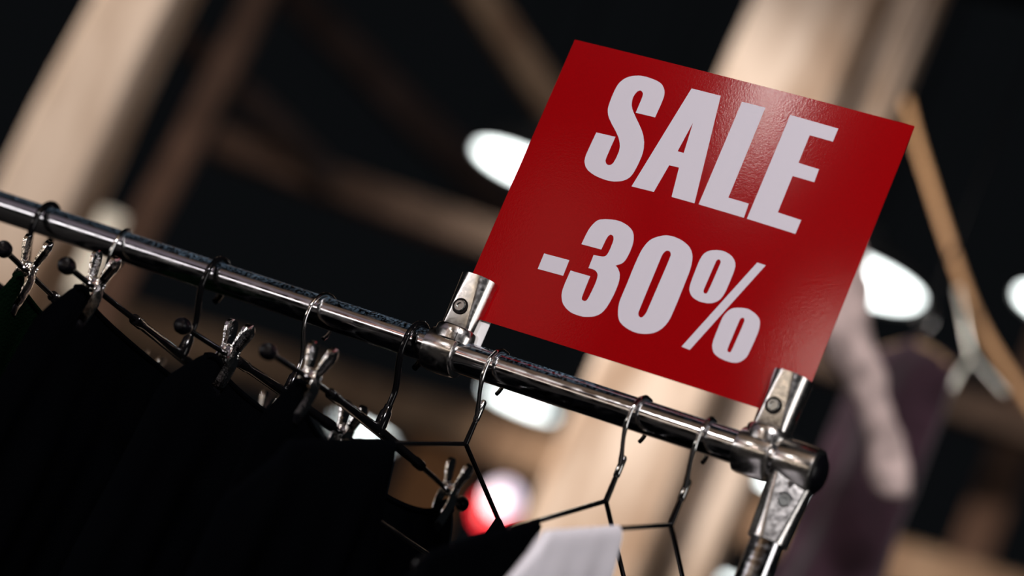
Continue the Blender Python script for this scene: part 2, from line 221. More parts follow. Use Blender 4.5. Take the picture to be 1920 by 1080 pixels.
 'pa': [[(37.1, -14.9), (38.3, -14.6), (39.7, -14.3), (41.1, -14.1), (42.6, -14), (44, -14), (45.4, -14.2), (46.8, -14.5), (48.3, -14.9), (49.6, -15.4), (50.9, -15.9), (51.9, -16.6), (53, -17.4), (53.9, -18.2), (54.7, -19.2), (55.4, -20.1), (55.9, -21.2), (56.4, -22.3), (56.7, -23.4), (56.9, -24.6), (57, -25.7), (57.2, -28.5), (57.2, -32.2), (57.2, -36.1), (57.2, -39.8), (57.1, -42.7), (56.9, -44.2), (56.7, -45.7), (56.4, -47.2), (56, -48.5), (55.6, -49.7), (55, -50.7), (54.3, -51.7), (53.5, -52.5), (52.6, -53.3), (51.8, -53.9), (50.9, -54.5), (50, -54.9), (49, -55.3), (48, -55.5), (47, -55.8), (45.8, -56), (44.5, -56.1), (43.2, -56.2), (41.8, -56.3), (40.5, -56.2), (39.2, -56), (37.8, -55.7), (36.5, -55.4), (35.3, -55), (34.1, -54.4), (33.1, -53.8), (32.2, -53), (31.3, -52.1), (30.5, -51.2), (29.9, -50.2), (29.4, -49.1), (29.1, -48), (28.8, -46.8), (28.7, -45.6), (28.6, -44.5), (28.4, -41.5), (28.3, -37.8), (28.2, -33.7), (28.1, -29.9), (28.1, -26.9), (28.2, -25.7), (28.3, -24.5), (28.5, -23.3), (28.7, -22.1), (29, -21.1), (29.4, -20.2), (29.9, -19.4), (30.5, -18.6), (31.2, -17.9), (31.9, -17.3), (32.8, -16.7), (33.8, -16.1), (34.8, -15.7), (36, -15.3)], [(43.2, -21.2), (42.7, -21.1), (42.1, -21.1), (41.7, -21.3), (41.3, -21.8), (41, -22.4), (40.8, -23), (40.7, -26.7), (40.6, -32), (40.5, -37.8), (40.4, -43), (40.4, -46.7), (40.5, -47.5), (40.8, -48.2), (41.2, -48.7), (41.7, -49), (42.3, -49.2), (42.9, -49.2), (43.4, -48.9), (43.8, -48.5), (44, -47.9), (44.2, -44.1), (44.4, -38.5), (44.5, -32.5), (44.6, -26.9), (44.6, -23), (44.3, -22.3), (43.8, -21.7)]],
 'slash': [[(71.5, -15), (78.5, -15.3), (48.5, -93.5), (41.4, -93.1)]],
 'pb': [[(71.4, -52.1), (72.6, -51.8), (73.9, -51.5), (75.3, -51.2), (76.7, -51.1), (78.1, -51), (79.5, -51.1), (80.8, -51.3), (82.2, -51.7), (83.5, -52.1), (84.8, -52.5), (85.9, -53), (87, -53.6), (88.1, -54.3), (89.1, -55.1), (89.9, -55.8), (90.6, -56.7), (91.1, -57.6), (91.5, -58.6), (91.8, -59.6), (92.1, -60.6), (92.4, -61.8), (92.6, -63), (92.7, -64.3), (92.8, -65.6), (92.9, -66.9), (92.8, -69.8), (92.8, -73.4), (92.6, -77.4), (92.4, -81), (92.2, -83.8), (92, -84.8), (91.8, -85.8), (91.4, -86.8), (90.9, -87.8), (90.4, -88.6), (89.8, -89.4), (89.2, -90.1), (88.5, -90.8), (87.7, -91.4), (86.9, -91.9), (85.9, -92.3), (84.8, -92.6), (83.7, -92.9), (82.6, -93.1), (81.4, -93.2), (80, -93.2), (78.3, -93.2), (76.6, -93.1), (75, -92.9), (73.5, -92.7), (72.3, -92.5), (71.1, -92.1), (69.9, -91.7), (68.8, -91.3), (67.7, -90.7), (66.8, -90), (66, -89.2), (65.3, -88.3), (64.6, -87.4), (64.1, -86.4), (63.6, -85.4), (63.3, -84.3), (63.1, -83.1), (62.9, -82), (62.8, -80.8), (62.7, -77.8), (62.6, -73.9), (62.6, -69.8), (62.6, -65.9), (62.7, -62.9), (62.9, -61.8), (63.1, -60.6), (63.5, -59.5), (63.9, -58.5), (64.3, -57.5), (64.8, -56.7), (65.3, -55.9), (65.9, -55.2), (66.5, -54.5), (67.2, -53.9), (68, -53.4), (68.8, -53), (69.7, -52.7), (70.5, -52.4)], [(78.4, -58.5), (77.9, -58.4), (77.4, -58.4), (76.9, -58.7), (76.5, -59.1), (76.1, -59.6), (75.9, -60.3), (75.8, -64), (75.7, -69.3), (75.7, -75.1), (75.6, -80.5), (75.7, -84.2), (75.8, -84.8), (76, -85.4), (76.4, -85.9), (76.9, -86.2), (77.6, -86.4), (78.2, -86.4), (78.6, -86.1), (78.9, -85.6), (79.1, -85.1), (79.3, -81.3), (79.4, -75.9), (79.6, -69.9), (79.7, -64.4), (79.7, -60.6), (79.4, -59.8), (78.9, -59)]],
}
# ================================================================ the setting
def slab(name, x0, x1, y0, y1, z0, z1, m):
    bm = bmesh.new(); box(bm, ((x0 + x1) * 500, (y0 + y1) * 500, (z0 + z1) * 500), ((x1 - x0) * 1000, (y1 - y0) * 1000, (z1 - z0) * 1000))
    return tag(obj(name, bm, m, smooth=False), kind='structure')
slab('floor', -13, 4, -5, 15, -0.1, 0, m_floor)
slab('ceiling', -13, 4, -5, 13, 7.5, 7.6, m_dark)
slab('wall_front', -13, 4, -5.1, -5, 0, 7.5, m_dark)
slab('reflection_card_2', -13, 4, -5, -4.985, 1.36, 2.45, m_browncard)  # unseen brown band, height shaped for its reflection in the rail
slab('reflection_card_3', -2.2, 1.6, -5, -1.2, 3.62, 3.72, m_browncard)  # unseen overhead card added for the brown reflection on the right rail
slab('reflection_card_1', -10, -2.2, -5, -1.2, 3.62, 3.72, m_mauvecard)  # unseen overhead card added for the mauve reflection on the left rail
def glow_panel(name, x0, x1, z0, z1):  # framed glowing panel behind the camera, added for bright streaks in the chrome
    bm = bmesh.new()
    for (cx, cz, w_, h_) in (((x0 + x1) / 2, z0, x1 - x0 + 0.08, 0.08), ((x0 + x1) / 2, z1, x1 - x0 + 0.08, 0.08), (x0, (z0 + z1) / 2, 0.08, z1 - z0), (x1, (z0 + z1) / 2, 0.08, z1 - z0)):
        box(bm, (cx * 1000, -4975, cz * 1000), (w_ * 1000, 60, h_ * 1000), bevel=4)
    f = tag(obj(name, bm, m_dark), kind='structure')
    bm = bmesh.new(); box(bm, ((x0 + x1) * 500, -4990, (z0 + z1) * 500), ((x1 - x0) * 1000, 16, (z1 - z0) * 1000)); obj('glow_sheet', bm, m_panelglow, f)
glow_panel('glow_panel_1', -8.4, -6.0, 1.5, 2.35)
glow_panel('glow_panel_2', -5.8, -3.9, 1.5, 2.35)
slab('wall_right', 4, 4.1, -5, 3, 0, 7.5, m_dark)
glow_panel('glow_panel_3', -3.7, -2.7, 1.7, 2.2)

bm = bmesh.new()
for (cy, cz, w_, h_) in ((-0.6, 0.7, 1.7, 0.08), (-0.6, 2.7, 1.7, 0.08), (-1.4, 1.7, 0.08, 2.0), (0.2, 1.7, 0.08, 2.0)):
    box(bm, (3975, cy * 1000, cz * 1000), (60, w_ * 1000, h_ * 1000), bevel=4)
f = tag(obj('glow_panel_4', bm, m_dark), kind='structure')  # glowing panel added at the right to brighten the chrome flanks
bm = bmesh.new(); box(bm, (3990, -600, 1700), (16, 1600, 2000)); obj('glow_sheet', bm, m_panelglow, f)

# ================================================================ timber frame
def rough_beam(name, a, b, w, h, m, roll=0.0, jitter=0.012, label=None, cat=None, group=None, seed=0):
    """hewn square timber from a to b (metres), edges slightly wandering"""
    a = Vector(a); b = Vector(b); L = (b - a).length; d = (b - a).normalized()
    q = d.to_track_quat('Z', 'X').to_matrix() if abs(d.z) < 0.9 else Matrix.Identity(3)
    if abs(d.z) >= 0.9:
        q = Vector((0, 0, 1)).rotation_difference(d).to_matrix()
    q = q @ Matrix.Rotation(roll, 3, 'Z')
    bm = bmesh.new(); n = max(6, int(L / 0.12)); rings = []
    sec = []
    c = 0.08 * min(w, h)
    for sx, sy in ((1, 1), (-1, 1), (-1, -1), (1, -1)):
        X, Y = sx * w / 2, sy * h / 2
        p1, p2 = (X, Y - sy * c), (X - sx * c, Y)
        sec += ([p1, p2] if sx * sy > 0 else [p2, p1])
    for i in range(n + 1):
        t = i / n; ring = []
        for (x, y) in sec:
            j = noise.noise_vector(Vector((x * 3 + seed, y * 3, t * L * 1.1))) * jitter
            k = noise.noise_vector(Vector((x * 3 + seed, y * 3, t * L * 4.0))) * jitter * 0.35
            ring.append(bm.verts.new(q @ Vector((x + j.x + k.x, y + j.y + k.y, t * L))))
        rings.append(ring)
    N = len(sec)
    for i in range(n):
        for k in range(N):
            bm.faces.new((rings[i][k], rings[i][(k + 1) % N], rings[i + 1][(k + 1) % N], rings[i + 1][k]))
    bm.faces.new(rings[0][::-1]); bm.faces.new(rings[-1])
    o = obj(name, bm, m, loc=a)
    return tag(o, label, cat, group)

rough_beam('timber_post', (-1.092, 2.575, 0), (-1.082, 2.58, 7.5), 0.222, 0.222, m_timber, math.radians(15), 0.02,
           'broad pale timber post standing behind the sale sign', 'post', seed=3)
rough_beam('timber_post', (-0.926, 2.648, 0), (-0.926, 2.648, 7.5), 0.080, 0.13, m_timber, math.radians(14), 0.014,
           'narrow timber post set against the right side of the broad pale post', 'post', seed=7)
rough_beam('timber_post', (-2.24, 2.18, 0), (-2.215, 2.185, 7.5), 0.152, 0.152, m_timber, math.radians(14), 0.03,
           'pale timber post at the left edge of the picture, brightly lit on one face', 'post', seed=11)
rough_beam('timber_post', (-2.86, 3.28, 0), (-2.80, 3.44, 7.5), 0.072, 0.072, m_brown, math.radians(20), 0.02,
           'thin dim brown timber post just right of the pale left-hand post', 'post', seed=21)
rough_beam('timber_beam', (-6.6, 7.0, 2.62), (-1.0, 6.9, 2.74), 0.16, 0.15, m_timber2, 0, 0.015,
           'level timber beam crossing low behind the hangers and the broad post', 'beam', seed=31)
rough_beam('timber_beam', (-3.95, 5.037, 2.985), (-0.6, 5.75, 3.02), 0.10, 0.10, m_brown, 0, 0.02,
           'dim brown timber beam crossing behind the left side of the sale sign', 'beam', seed=41)
rough_beam('timber_brace', (-3.371, 3.645, 3.845), (-2.10, 4.366, 2.902), 0.085, 0.095, m_timber2, 0, 0.01,
           'diagonal timber brace running down behind the top left of the sale sign', 'brace', seed=51)
rough_beam('timber_brace', (-4.05, 4.57, 3.22), (-3.45, 4.98, 2.97), 0.07, 0.10, m_dimbrown, 0, 0.015,
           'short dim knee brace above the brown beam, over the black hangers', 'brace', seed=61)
rough_beam('roof_rafter', (-6.1, 6.1, 4.6), (-3.0, 7.2, 3.15), 0.12, 0.14, m_dimbrown, 0, 0.02,
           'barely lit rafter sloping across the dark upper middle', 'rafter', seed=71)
rough_beam('timber_post', (-3.80, 7.08, 0), (-3.80, 7.08, 2.60), 0.24, 0.18, m_orange, 0.4, 0.01,
           'short orange-brown post under the low beam beside the pink and red lamp', 'post', seed=81)
rough_beam('timber_post', (-2.05, 8.3, 0), (-2.05, 8.3, 7.5), 0.16, 0.16, m_brown, 0.3, 0.01,
           'brown post low in the picture to the right of the rack corner', 'post', seed=91)

# ================================================================ pendant lamps
def pendant(loc, label, sc=1.0):
    t = thing('pendant_lamp', label, 'lamp', loc, 0, 'dome pendant lamps')
    bm = bmesh.new(); lathe(bm, [(172, 0), (168, 20), (150, 55), (110, 85), (60, 104), (34, 112), (30, 150), (6, 158), (6, 150), (24, 140), (30, 108), (56, 98), (106, 79), (144, 50), (161, 18), (166, 2)], seg=40, closed=True)
    obj('shade', bm, m_lampshade, t)
    bm = bmesh.new(); lathe(bm, [(0.0, 4), (100, 5), (160, 8), (160, 14), (0.0, 14)], seg=40)
    obj('diffuser', bm, m_lampglow, t)
    bm = bmesh.new(); tube(bm, [(0, 0, 150), (0, 0, (7.5 - loc[2]) * 1000)], 4, 8); obj('cord', bm, m_rubber, t)
    t.scale = (sc, sc, 1)
    return t
for loc, lab in (((-2.889, 5.076, 3.202), 'round white pendant lamp glowing at the left edge of the sale sign'),
                 ((-1.756, 5.044, 3.148), 'round white pendant lamp glowing at the right edge of the sale sign'),
                 ((-1.073, 4.952, 3.196), 'round white pendant lamp cut by the right edge of the picture'),
                 ((-4.253, 8.423, 3.137), 'round white pendant lamp just below the rail between the two sign clamps'),
                 ((-3.107, 8.809, 3.241), 'small white pendant lamp showing beside the corner fitting of the rack'),
                 ((-6.444, 11.108, 3.188), 'small pale pendant lamp behind the steel clips above the black dress shoulder'),
                 ((-4.368, 11.861, 3.167), 'small white pendant lamp at the bottom edge beside the rack post')):
    pendant(loc, lab, 1.3 if 'right edge of the sale sign' in lab else 1.0)

t = thing('globe_lamp', 'cream globe lamp glowing softly behind the left end of the rail', 'lamp', (-3.383, 3.940, 2.300))
bm = bmesh.new(); bmesh.ops.create_uvsphere(bm, u_segments=32, v_segments=20, radius=0.108); bmesh.ops.scale(bm, vec=(1, 1, 1.15), verts=bm.verts); obj('globe', bm, m_creamglobe, t)
bm = bmesh.new(); lathe(bm, [(0.0, 88), (24, 88), (28, 96), (26, 120), (8, 128), (0.0, 128)], seg=24); obj('cap', bm, m_rubber, t)
bm = bmesh.new(); tube(bm, [(0, 0, 125), (0, 0, 5192)], 3, 8); obj('cord', bm, m_rubber, t)

t = thing('party_lamp', 'round pink and red glowing lamp low beside the black hanger arm', 'lamp', (-2.713, 5.503, 2.27))
bm = bmesh.new(); bmesh.ops.create_uvsphere(bm, u_segments=32, v_segments=20, radius=0.068)
bmesh.ops.translate(bm, vec=(-0.018, 0.01, -0.042), verts=bm.verts); obj('red_glass', bm, m_redglow, t)
bm = bmesh.new(); bmesh.ops.create_uvsphere(bm, u_segments=32, v_segments=20, radius=0.055)
bmesh.ops.translate(bm, vec=(0.012, -0.040, -0.006), verts=bm.verts); obj('bulb', bm, m_pink, t)
bm = bmesh.new(); tube(bm, [(0, 0, 60), (0, 0, 5265)], 3, 8); obj('cord', bm, m_rubber, t)

# ================================================================ the clothes rack
rack = thing('clothes_rack', 'chrome tube clothes rack with a glossy rail slanting across the picture', 'clothes rack', (0, 0, 0))
Z0 = RZ * 1000
bm = bmesh.new()
lathe(bm, [(12.5, -1300), (12.5, -900), (12.5, -500), (12.5, -200), (12.5, 0), (12.5, 172), (10.9, 172), (10.9, -1300)], (0, 0, Z0), 'X', 64, closed=True)
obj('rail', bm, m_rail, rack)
def socket(bm, sign_, cx, z_in, z_out, R0, R1, f_in, f_out, slot=None, wall=2.2, nz=14, seg=56, turn=0.0):
    """tapered tube fitting, its front planed flat; f = distance of the flat from the axis"""
    outer, inner = [], []
    ct, st = math.cos(turn), math.sin(turn)
    P = lambda x, y, z: mm((cx + x * ct - y * st, x * st + y * ct, z))
    for i in range(nz + 1):
        t = i / nz; z = z_in + (z_out - z_in) * t; R = R0 + (R1 - R0) * t
        f = f_in + (f_out - f_in) * (t ** 0.8)
        ro, ri = [], []
        for k in range(seg):
            a = 2 * PI * (k + 0.5) / seg
            x, y = R * math.sin(a), -R * math.cos(a)
            xi, yi = (R - wall) * math.sin(a), -(R - wall) * math.cos(a)
            if y < -f: y = -f - (-f - y) * 0.06
            yi = max(yi, -f + wall * 0.6)
            ro.append(bm.verts.new(P(x, y, z))); ri.append(bm.verts.new(P(xi, yi, z)))
        outer.append(ro); inner.append(ri)
    for i in range(nz):
        for k in range(seg):
            k2 = (k + 1) % seg
            if slot and i >= nz * slot and k in (seg // 4 - 1, seg * 3 // 4 - 1 + 0) : continue
            bm.faces.new((outer[i][k], outer[i][k2], outer[i + 1][k2], outer[i + 1][k]))
            bm.faces.new((inner[i][k], inner[i + 1][k], inner[i + 1][k2], inner[i][k2]))
    for k in range(seg):
        k2 = (k + 1) % seg
        if slot and k in (seg // 4 - 1, seg * 3 // 4 - 1): continue
        bm.faces.new((outer[-1][k], outer[-1][k2], inner[-1][k2], inner[-1][k]))
        bm.faces.new((outer[0][k], inner[0][k], inner[0][k2], outer[0][k2]))
def collar(bm, cx, half, zc, ro=17.5):
    lathe(bm, [(12.7, -half), (ro - 2.5, -half), (ro - 0.6, -half + 1.2), (ro, -half + 3.5), (ro + 0.3, 0), (ro, half - 3.5), (ro - 0.6, half - 1.2), (ro - 2.5, half), (12.7, half)],
          (cx, 0, zc), 'X', 64, closed=True)
def screw(bm, cx, y, z):
    # socket head: rim with a hexagonal recess
    lathe(bm, [(0.0, 1.2), (4.4, 1.2), (4.6, 0.6), (4.6, -0.8), (4.0, -1.4), (2.4, -1.4), (2.3, -0.2), (0.0, -0.2)], (cx, y, z), 'Y', 30)

# corner fitting and posts of the rack
fit = bmesh.new(); collar(fit, 160, 15.5, Z0, 18); socket(fit, -1, 159, Z0 - 10, Z0 - 58, 17.5, 15.2, 11.5, 14.2, turn=math.radians(20))
fit = obj('corner_fitting', fit, m_cast, rack)
bm = bmesh.new(); screw(bm, 0, -13.2, 0); bmesh.ops.transform(bm, matrix=Matrix.Translation((0.159, 0, RZ - 0.028)) @ Matrix.Rotation(math.radians(20), 4, 'Z'), verts=bm.verts); obj('screw', bm, m_screw, fit)
bm = bmesh.new(); lathe(bm, [(6.3, -12.8), (6.3, -11), (4.9, -10.9), (4.9, -12.8)], (0, 0, 0), 'Y', 30, closed=True); bmesh.ops.transform(bm, matrix=Matrix.Translation((0.159, 0, RZ - 0.028)) @ Matrix.Rotation(math.radians(20), 4, 'Z'), verts=bm.verts); obj('screw_recess', bm, m_rubber, fit)
bm = bmesh.new(); lathe(bm, [(0.0, 181), (6, 180.5), (11, 179), (14.5, 176.4), (14.8, 173), (10.8, 172), (10.8, 160), (0.0, 160)], (0, 0, Z0), 'X', 40)
obj('end_cap', bm, m_rubber, rack)
for cx in (159, -1287):
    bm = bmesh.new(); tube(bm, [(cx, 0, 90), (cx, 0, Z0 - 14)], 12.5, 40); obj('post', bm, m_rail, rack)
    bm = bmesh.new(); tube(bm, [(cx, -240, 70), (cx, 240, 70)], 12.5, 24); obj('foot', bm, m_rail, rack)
    for yy in (-235, 235):
        bm = bmesh.new(); lathe(bm, [(0.0, -10), (24, -10), (27, -7), (27, 7), (24, 10), (0.0, 10)], (cx, yy, 27), 'X', 24); box(bm, (cx, yy, 44), (26, 22, 30)); obj('caster', bm, m_rubber, rack)
fit2 = bmesh.new(); collar(fit2, -1287, 15.5, Z0, 18); socket(fit2, -1, -1287, Z0 - 10, Z0 - 58, 17.5, 15.2, 11.0, 14.2)
obj('corner_fitting', fit2, m_cast, rack)

# ================================================================ the two sign clamps
def clamp(cx, label):
    t = thing('sign_clamp', label, 'clamp', (cx * 0.001, 0, RZ), 0, 'chrome sign clamps on the rail')
    bm = bmesh.new(); collar(bm, -4, 14, 0); obj('collar', bm, m_cast, t)
    # the half shell of the collar that carries the socket, with its split line
    bm = bmesh.new(); lathe(bm, [(0.0, 7.0), (16.6, 7.0), (17.6, 8.0), (17.8, 13.0), (17.6, 18.0), (16.6, 19.4), (0.0, 19.8)], (0, 0, 0), 'Z', 48)
    sd = obj('saddle', bm, m_cast, t)
    a = math.radians(26)
    bm = bmesh.new(); box(bm, (17.75 * math.sin(a), -17.75 * math.cos(a), 13), (0.5, 0.5, 11), Matrix.Rotation(a, 3, 'Z')); obj('seam', bm, m_rubber, sd)
    bm = bmesh.new(); socket(bm, 1, 0, 16, 62, 14.4, 15.8, 9.6, 15.3, slot=0.28); s = obj('socket', bm, m_cast, t)
    bm = bmesh.new(); screw(bm, -1, -13.2, 35); obj('screw', bm, m_screw, t)
    bm = bmesh.new(); lathe(bm, [(6.4, -13.3), (6.4, -11.0), (4.8, -11.0), (4.8, -13.3)], (-1, 0, 35), 'Y', 32, closed=True)
    obj('screw_recess', bm, m_rubber, t)
    return t
clamp(-135.5, 'chrome tube clamp on the rail holding the lower left corner of the sale sign')
clamp(130.5, 'chrome tube clamp on the rail holding the lower right corner of the sale sign')

# ================================================================ the sale sign
def card_y(x): return -2.2 * (1 - (x / 131.0) ** 2)
sign = thing('sale_sign', 'red rectangular sign reading SALE -30% in white, held by two chrome clamps', 'sign', (0, 0, RZ))
bm = bmesh.new(); NX, NZ = 48, 24; g = []
for side in (-0.3, 0.3):
    G = [[bm.verts.new(mm((-145 + 290 * i / NX, card_y(-145 + 290 * i / NX) + side, 32.4 + 238.4 * j / NZ))) for j in range(NZ + 1)] for i in range(NX + 1)]
    g.append(G)
    for i in range(NX):
        for j in range(NZ):
            bm.faces.new((G[i][j], G[i + 1][j], G[i + 1][j + 1], G[i][j + 1]))
F, K = g
for i in range(NX):
    for j in (0, NZ): bm.faces.new((F[i][j], F[i + 1][j], K[i + 1][j], K[i][j]))
for j in range(NZ):
    for i in (0, NX): bm.faces.new((F[i][j], F[i][j + 1], K[i][j + 1], K[i][j]))
obj('card', bm, m_red, sign)
def lettering(name, keys):
    bm = bmesh.new()
    for k in keys:
        loops = [[Vector((x, z, 0)) for x, z in L] for L in LETTERS[k]]
        flat = [p for L in loops for p in L]
        vs = [bm.verts.new((p.x, 0, p.y)) for p in flat]
        for tri in tessellate_polygon(loops):
            try: bm.faces.new([vs[i] for i in tri])
            except ValueError: pass
    for x in range(-140, 141, 8):
        bmesh.ops.bisect_plane(bm, geom=bm.verts[:] + bm.edges[:] + bm.faces[:], plane_co=(x, 0, 0), plane_no=(1, 0, 0))
    for v in bm.verts:
        x = v.co.x; z = v.co.z + 151.6
        v.co = mm((x, card_y(x) - 0.42, z))
    o = obj(name, bm, m_ink, sign, smooth=False)
    for p in o.data.polygons:
        if p.normal.y > 0: p.flip()
    return o
lettering('sale_text', ['S', 'A', 'L', 'E'])['label'] = 'white capital letters SALE'
lettering('discount_text', ['minus', '3', '0', 'pa', 'slash', 'pb'])['label'] = 'white figures -30%'
bm = bmesh.new(); box(bm, (-126, 1.6, 25), (24, 1.4, 28), bevel=0.4); obj('backing_tab', bm, m_cardback, sign)['label'] = 'white tab behind the lower left corner'

# ================================================================ hangers
def hook_path(R=19.0, wr=2.4, zb=-70.0, twist=0.0):
    zc = 12.5 + wr - R
    P = []
    for a in range(222, -1, -12):
        P.append((R * math.cos(math.radians(a)), 0, zc + R * math.sin(math.radians(a))))
    P += [(R * 0.97, 0, zc - 8), (R * 0.72, 0, zc - 18), (R * 0.36, 0, zc - 27), (R * 0.06, 0, zc - 36), (0, 0, zc - 44), (0, 0, zb)]
    return catmull(P, 3)

def plate(bm, sgn, off, w0=15.0):
    """one half of a clip: a bent sheet running from the jaw up to a rounded, cupped handle"""
    prof = [(-30, 1.0), (-27, 2.4), (-18, 4.2), (-8, 5.4), (-2, 5.0), (3, 4.0), (8, 4.4), (13, 5.2), (18, 6.2), (23, 7.0), (27, 6.8)]
    P = catmull([(0, y, z) for z, y in prof], 3); n = len(P); rings = []
    for i, p in enumerate(P):
        z = p.z
        wdt = w0 if z < -3 else (w0 - (z + 3) * 0.5 if z < 3 else w0 - 3 + (z - 3) * 0.14)
        if z > 19: wdt *= math.sqrt(max(0.06, 1 - ((z - 19) / 8.6) ** 2))
        row = []
        for th in (0.0, 1.0 if z < 6 else 1.0 + 1.8 * min(1, (z - 6) / 12)):
            for k in range(7):
                u = k / 6 * 2 - 1
                cup = ((1 - u * u) * (0.7 if z < 6 else 1.7)) if th > 0 or z < 6 else -(1 - u * u) * 0.6
                row.append((off + u * wdt / 2, sgn * (p.y + th + cup), z))
        rings.append([bm.verts.new(mm(c)) for c in row])
    for i in range(n - 1):
        A, B2 = rings[i], rings[i + 1]
        for k in range(6):
            bm.faces.new((A[k], A[k + 1], B2[k + 1], B2[k])); bm.faces.new((A[7 + k], B2[7 + k], B2[8 + k], A[8 + k]))
        for k in (0, 6): bm.faces.new((A[k], B2[k], B2[7 + k], A[7 + k]))
    for A in (rings[0], rings[-1]):
        for k in range(6): bm.faces.new((A[k], A[k + 1], A[8 + k], A[7 + k]))
def clip(parent, s, z, tilt=0.0, m=None):
    bm = bmesh.new(); plate(bm, 1, 0); plate(bm, -1, 0)
    # cross ears that carry the pivot
    for y in (-1, 1):
        box(bm, (-5.4, y * 3.2, 1), (1.0, 5.6, 9), bevel=0.3); box(bm, (5.4, y * 3.2, 1), (1.0, 5.6, 9), bevel=0.3)
    c = obj('clip', bm, m_clip, parent); c['label'] = 'sprung steel clip'
    c.location = mm((s, 0, z)); c.rotation_euler = (tilt, 0, 0)
    bm = bmesh.new()
    P = [(-4.6 + 9.2 * i / 40, 2.6 * math.cos(i * 0.95), 5.0 + 2.6 * math.sin(i * 0.95)) for i in range(41)]
    tube(bm, P, 0.55, 6); obj('spring', bm, m_wire, c)
    for sg in (1, -1):
        bm = bmesh.new(); box(bm, (0, sg * 2.2, -30), (11, 3.6, 9), bevel=1.2); obj('rubber_tip', bm, m_rubber, c)
    return c

def clip_hanger(x, ang, hm, wr, zc, Ln, Lf, droop, clips, label):
    """Ln: length of the near arm, Lf: of the far arm"""
    t = thing('clip_hanger', label, 'hanger', (x * 0.001, 0, RZ), math.radians(ang), 'clip hangers on the rail')
    bm = bmesh.new(); tube(bm, hook_path(19, wr, zc + 4), wr, 14); obj('hook', bm, hm, t)
    dz = lambda s: zc - droop * (abs(s) / 200.0) ** 2
    bm = bmesh.new(); tube(bm, [(0, 0, zc + 21), (0, 0, zc + 17), (0, 0, zc + 15), (0, 0, zc + 4), (0, 0, zc - 3)], [3.2, 3.4, 4.6, 5.0, 4.4], 14)
    obj('neck', bm, m_blackwire, t)
    zz = [0, 0.25, 0.5]
    bm = bmesh.new()
    A, Bf = min(95, Ln * 0.5), -min(95, Lf * 0.5)
    sl = [Bf, Bf + 1, Bf + 14, Bf + 15, 0, A - 15, A - 14, A - 1, A]
    tube(bm, [(s, 0, dz(s)) for s in sl], [2.6, 4.3, 4.3, 3.6, 4.2, 3.6, 4.3, 4.3, 2.6], 16); obj('bar', bm, m_blackwire, t)
    bm = bmesh.new(); tube(bm, [(s, 0, dz(s)) for s in [-Lf + (Ln + Lf) * i / 16 for i in range(17)]], 2.2, 12)
    obj('rod', bm, m_wire if droop < 0 else m_blackwire, t)
    for s in (Ln, -Lf):
        sg = 1 if s > 0 else -1
        bm = bmesh.new(); lathe(bm, [(0.0, -7), (3.4, -7), (4.6, -5), (6.2, -1), (6.4, 3), (4.8, 6.2), (0.0, 7.4)], (0, 0, 0), 'X', 20)
        if sg < 0: bmesh.ops.rotate(bm, verts=bm.verts, matrix=Matrix.Rotation(PI, 3, 'Z'))
        c = obj('end_cap', bm, m_rubber, t); c.location = mm((s, 0, dz(s)))
    for s, tl in clips: clip(t, s, dz(s), tl)
    return t

clip_hanger(-455, -74, m_wire, 1.6, -73, 222, 215, 0, [(165, 0.05), (-190, 0)], 'chrome-hooked clip hanger second from the left, dark green knit in its clip')
clip_hanger(-357.5, -84, m_blackwire, 2.5, -70, 216, 205, 0, [(170, 0.0), (-188, 0)], 'black-hooked clip hanger, third hanger from the left end of the rail')
clip_hanger(-253, -95, m_wire, 1.6, -71, 150, 150, 3, [(88, 0.0), (-92, 0)], 'chrome-hooked clip hanger, fourth from the left, its clips half hidden in black fabric')
clip_hanger(-165.5, -88, m_blackwire, 2.5, -74, 200, 192, 5, [(130, 0.0), (-160, 0)], 'black-hooked clip hanger hanging right against the left sign clamp')
clip_hanger(-535, -82, m_blackwire, 2.7, -70, 210, 205, 0, [(165, 0.0), (-165, 0)], 'thick black-hooked clip hanger at the far left end of the rail')

def wire_hanger(x, ang, zap, beta, label, Lr=215):
    t = thing('wire_hanger', label, 'hanger', (x * 0.001, 0, RZ), math.radians(ang), 'black wire shirt hangers with chrome hooks')
    wr = 1.6
    P = hook_path(18, wr, zap + 18)
    bm = bmesh.new(); n = len(P)
    tube(bm, P, [wr * (1.0 + 0.25 * max(0, math.sin(i * 0.9))) if i > n * 0.35 else wr for i in range(n)], 14); obj('hook', bm, m_wire, t)
    bm = bmesh.new(); tube(bm, [(0, 0, zap + 36), (0, 0, zap + 34), (0, 0, zap + 20), (0, 0, zap + 18)], [1.5, 2.6, 2.6, 1.5], 12); obj('ferrule', bm, m_wire, t)
    tb = math.tan(math.radians(beta)); bm = bmesh.new()
    tube(bm, [(0, 0, zap + 19), (0, 0, zap + 9), (0, 0, zap)], [2.0, 2.2, 2.3], 12)
    pts = [(0, 0, zap), (Lr * 0.5, 0, zap - Lr * 0.5 * tb), (Lr - 12, 0, zap - (Lr - 12) * tb), (Lr, 0, zap - Lr * tb - 4), (Lr - 4, 0, zap - Lr * tb - 12), (Lr - 20, 0, zap - Lr * tb - 14)]
    for sg in (1, -1):
        tube(bm, [(sg * a, b, c) for a, b, c in pts[:3]], 1.8, 10)
        tube(bm, catmull([(sg * a, b, c) for a, b, c in pts[2:]], 4), 1.8, 10)
    zb = zap - Lr * tb - 14
    tube(bm, [(-Lr + 20, 0, zb), (Lr - 20, 0, zb)], 1.8, 10)
    obj('frame', bm, m_blackwire, t)
    return t
wire_hanger(-92, -92, -62, 18.5, 'black wire hanger with a thin chrome hook just right of the left sign clamp')
wire_hanger(32, -93.5, -68, 27, 'black wire hanger with a chrome hook, middle one of three between the sign clamps')
wire_hanger(86, -85.5, -69, 16.5, 'black wire hanger with a chrome hook nearest the right sign clamp')

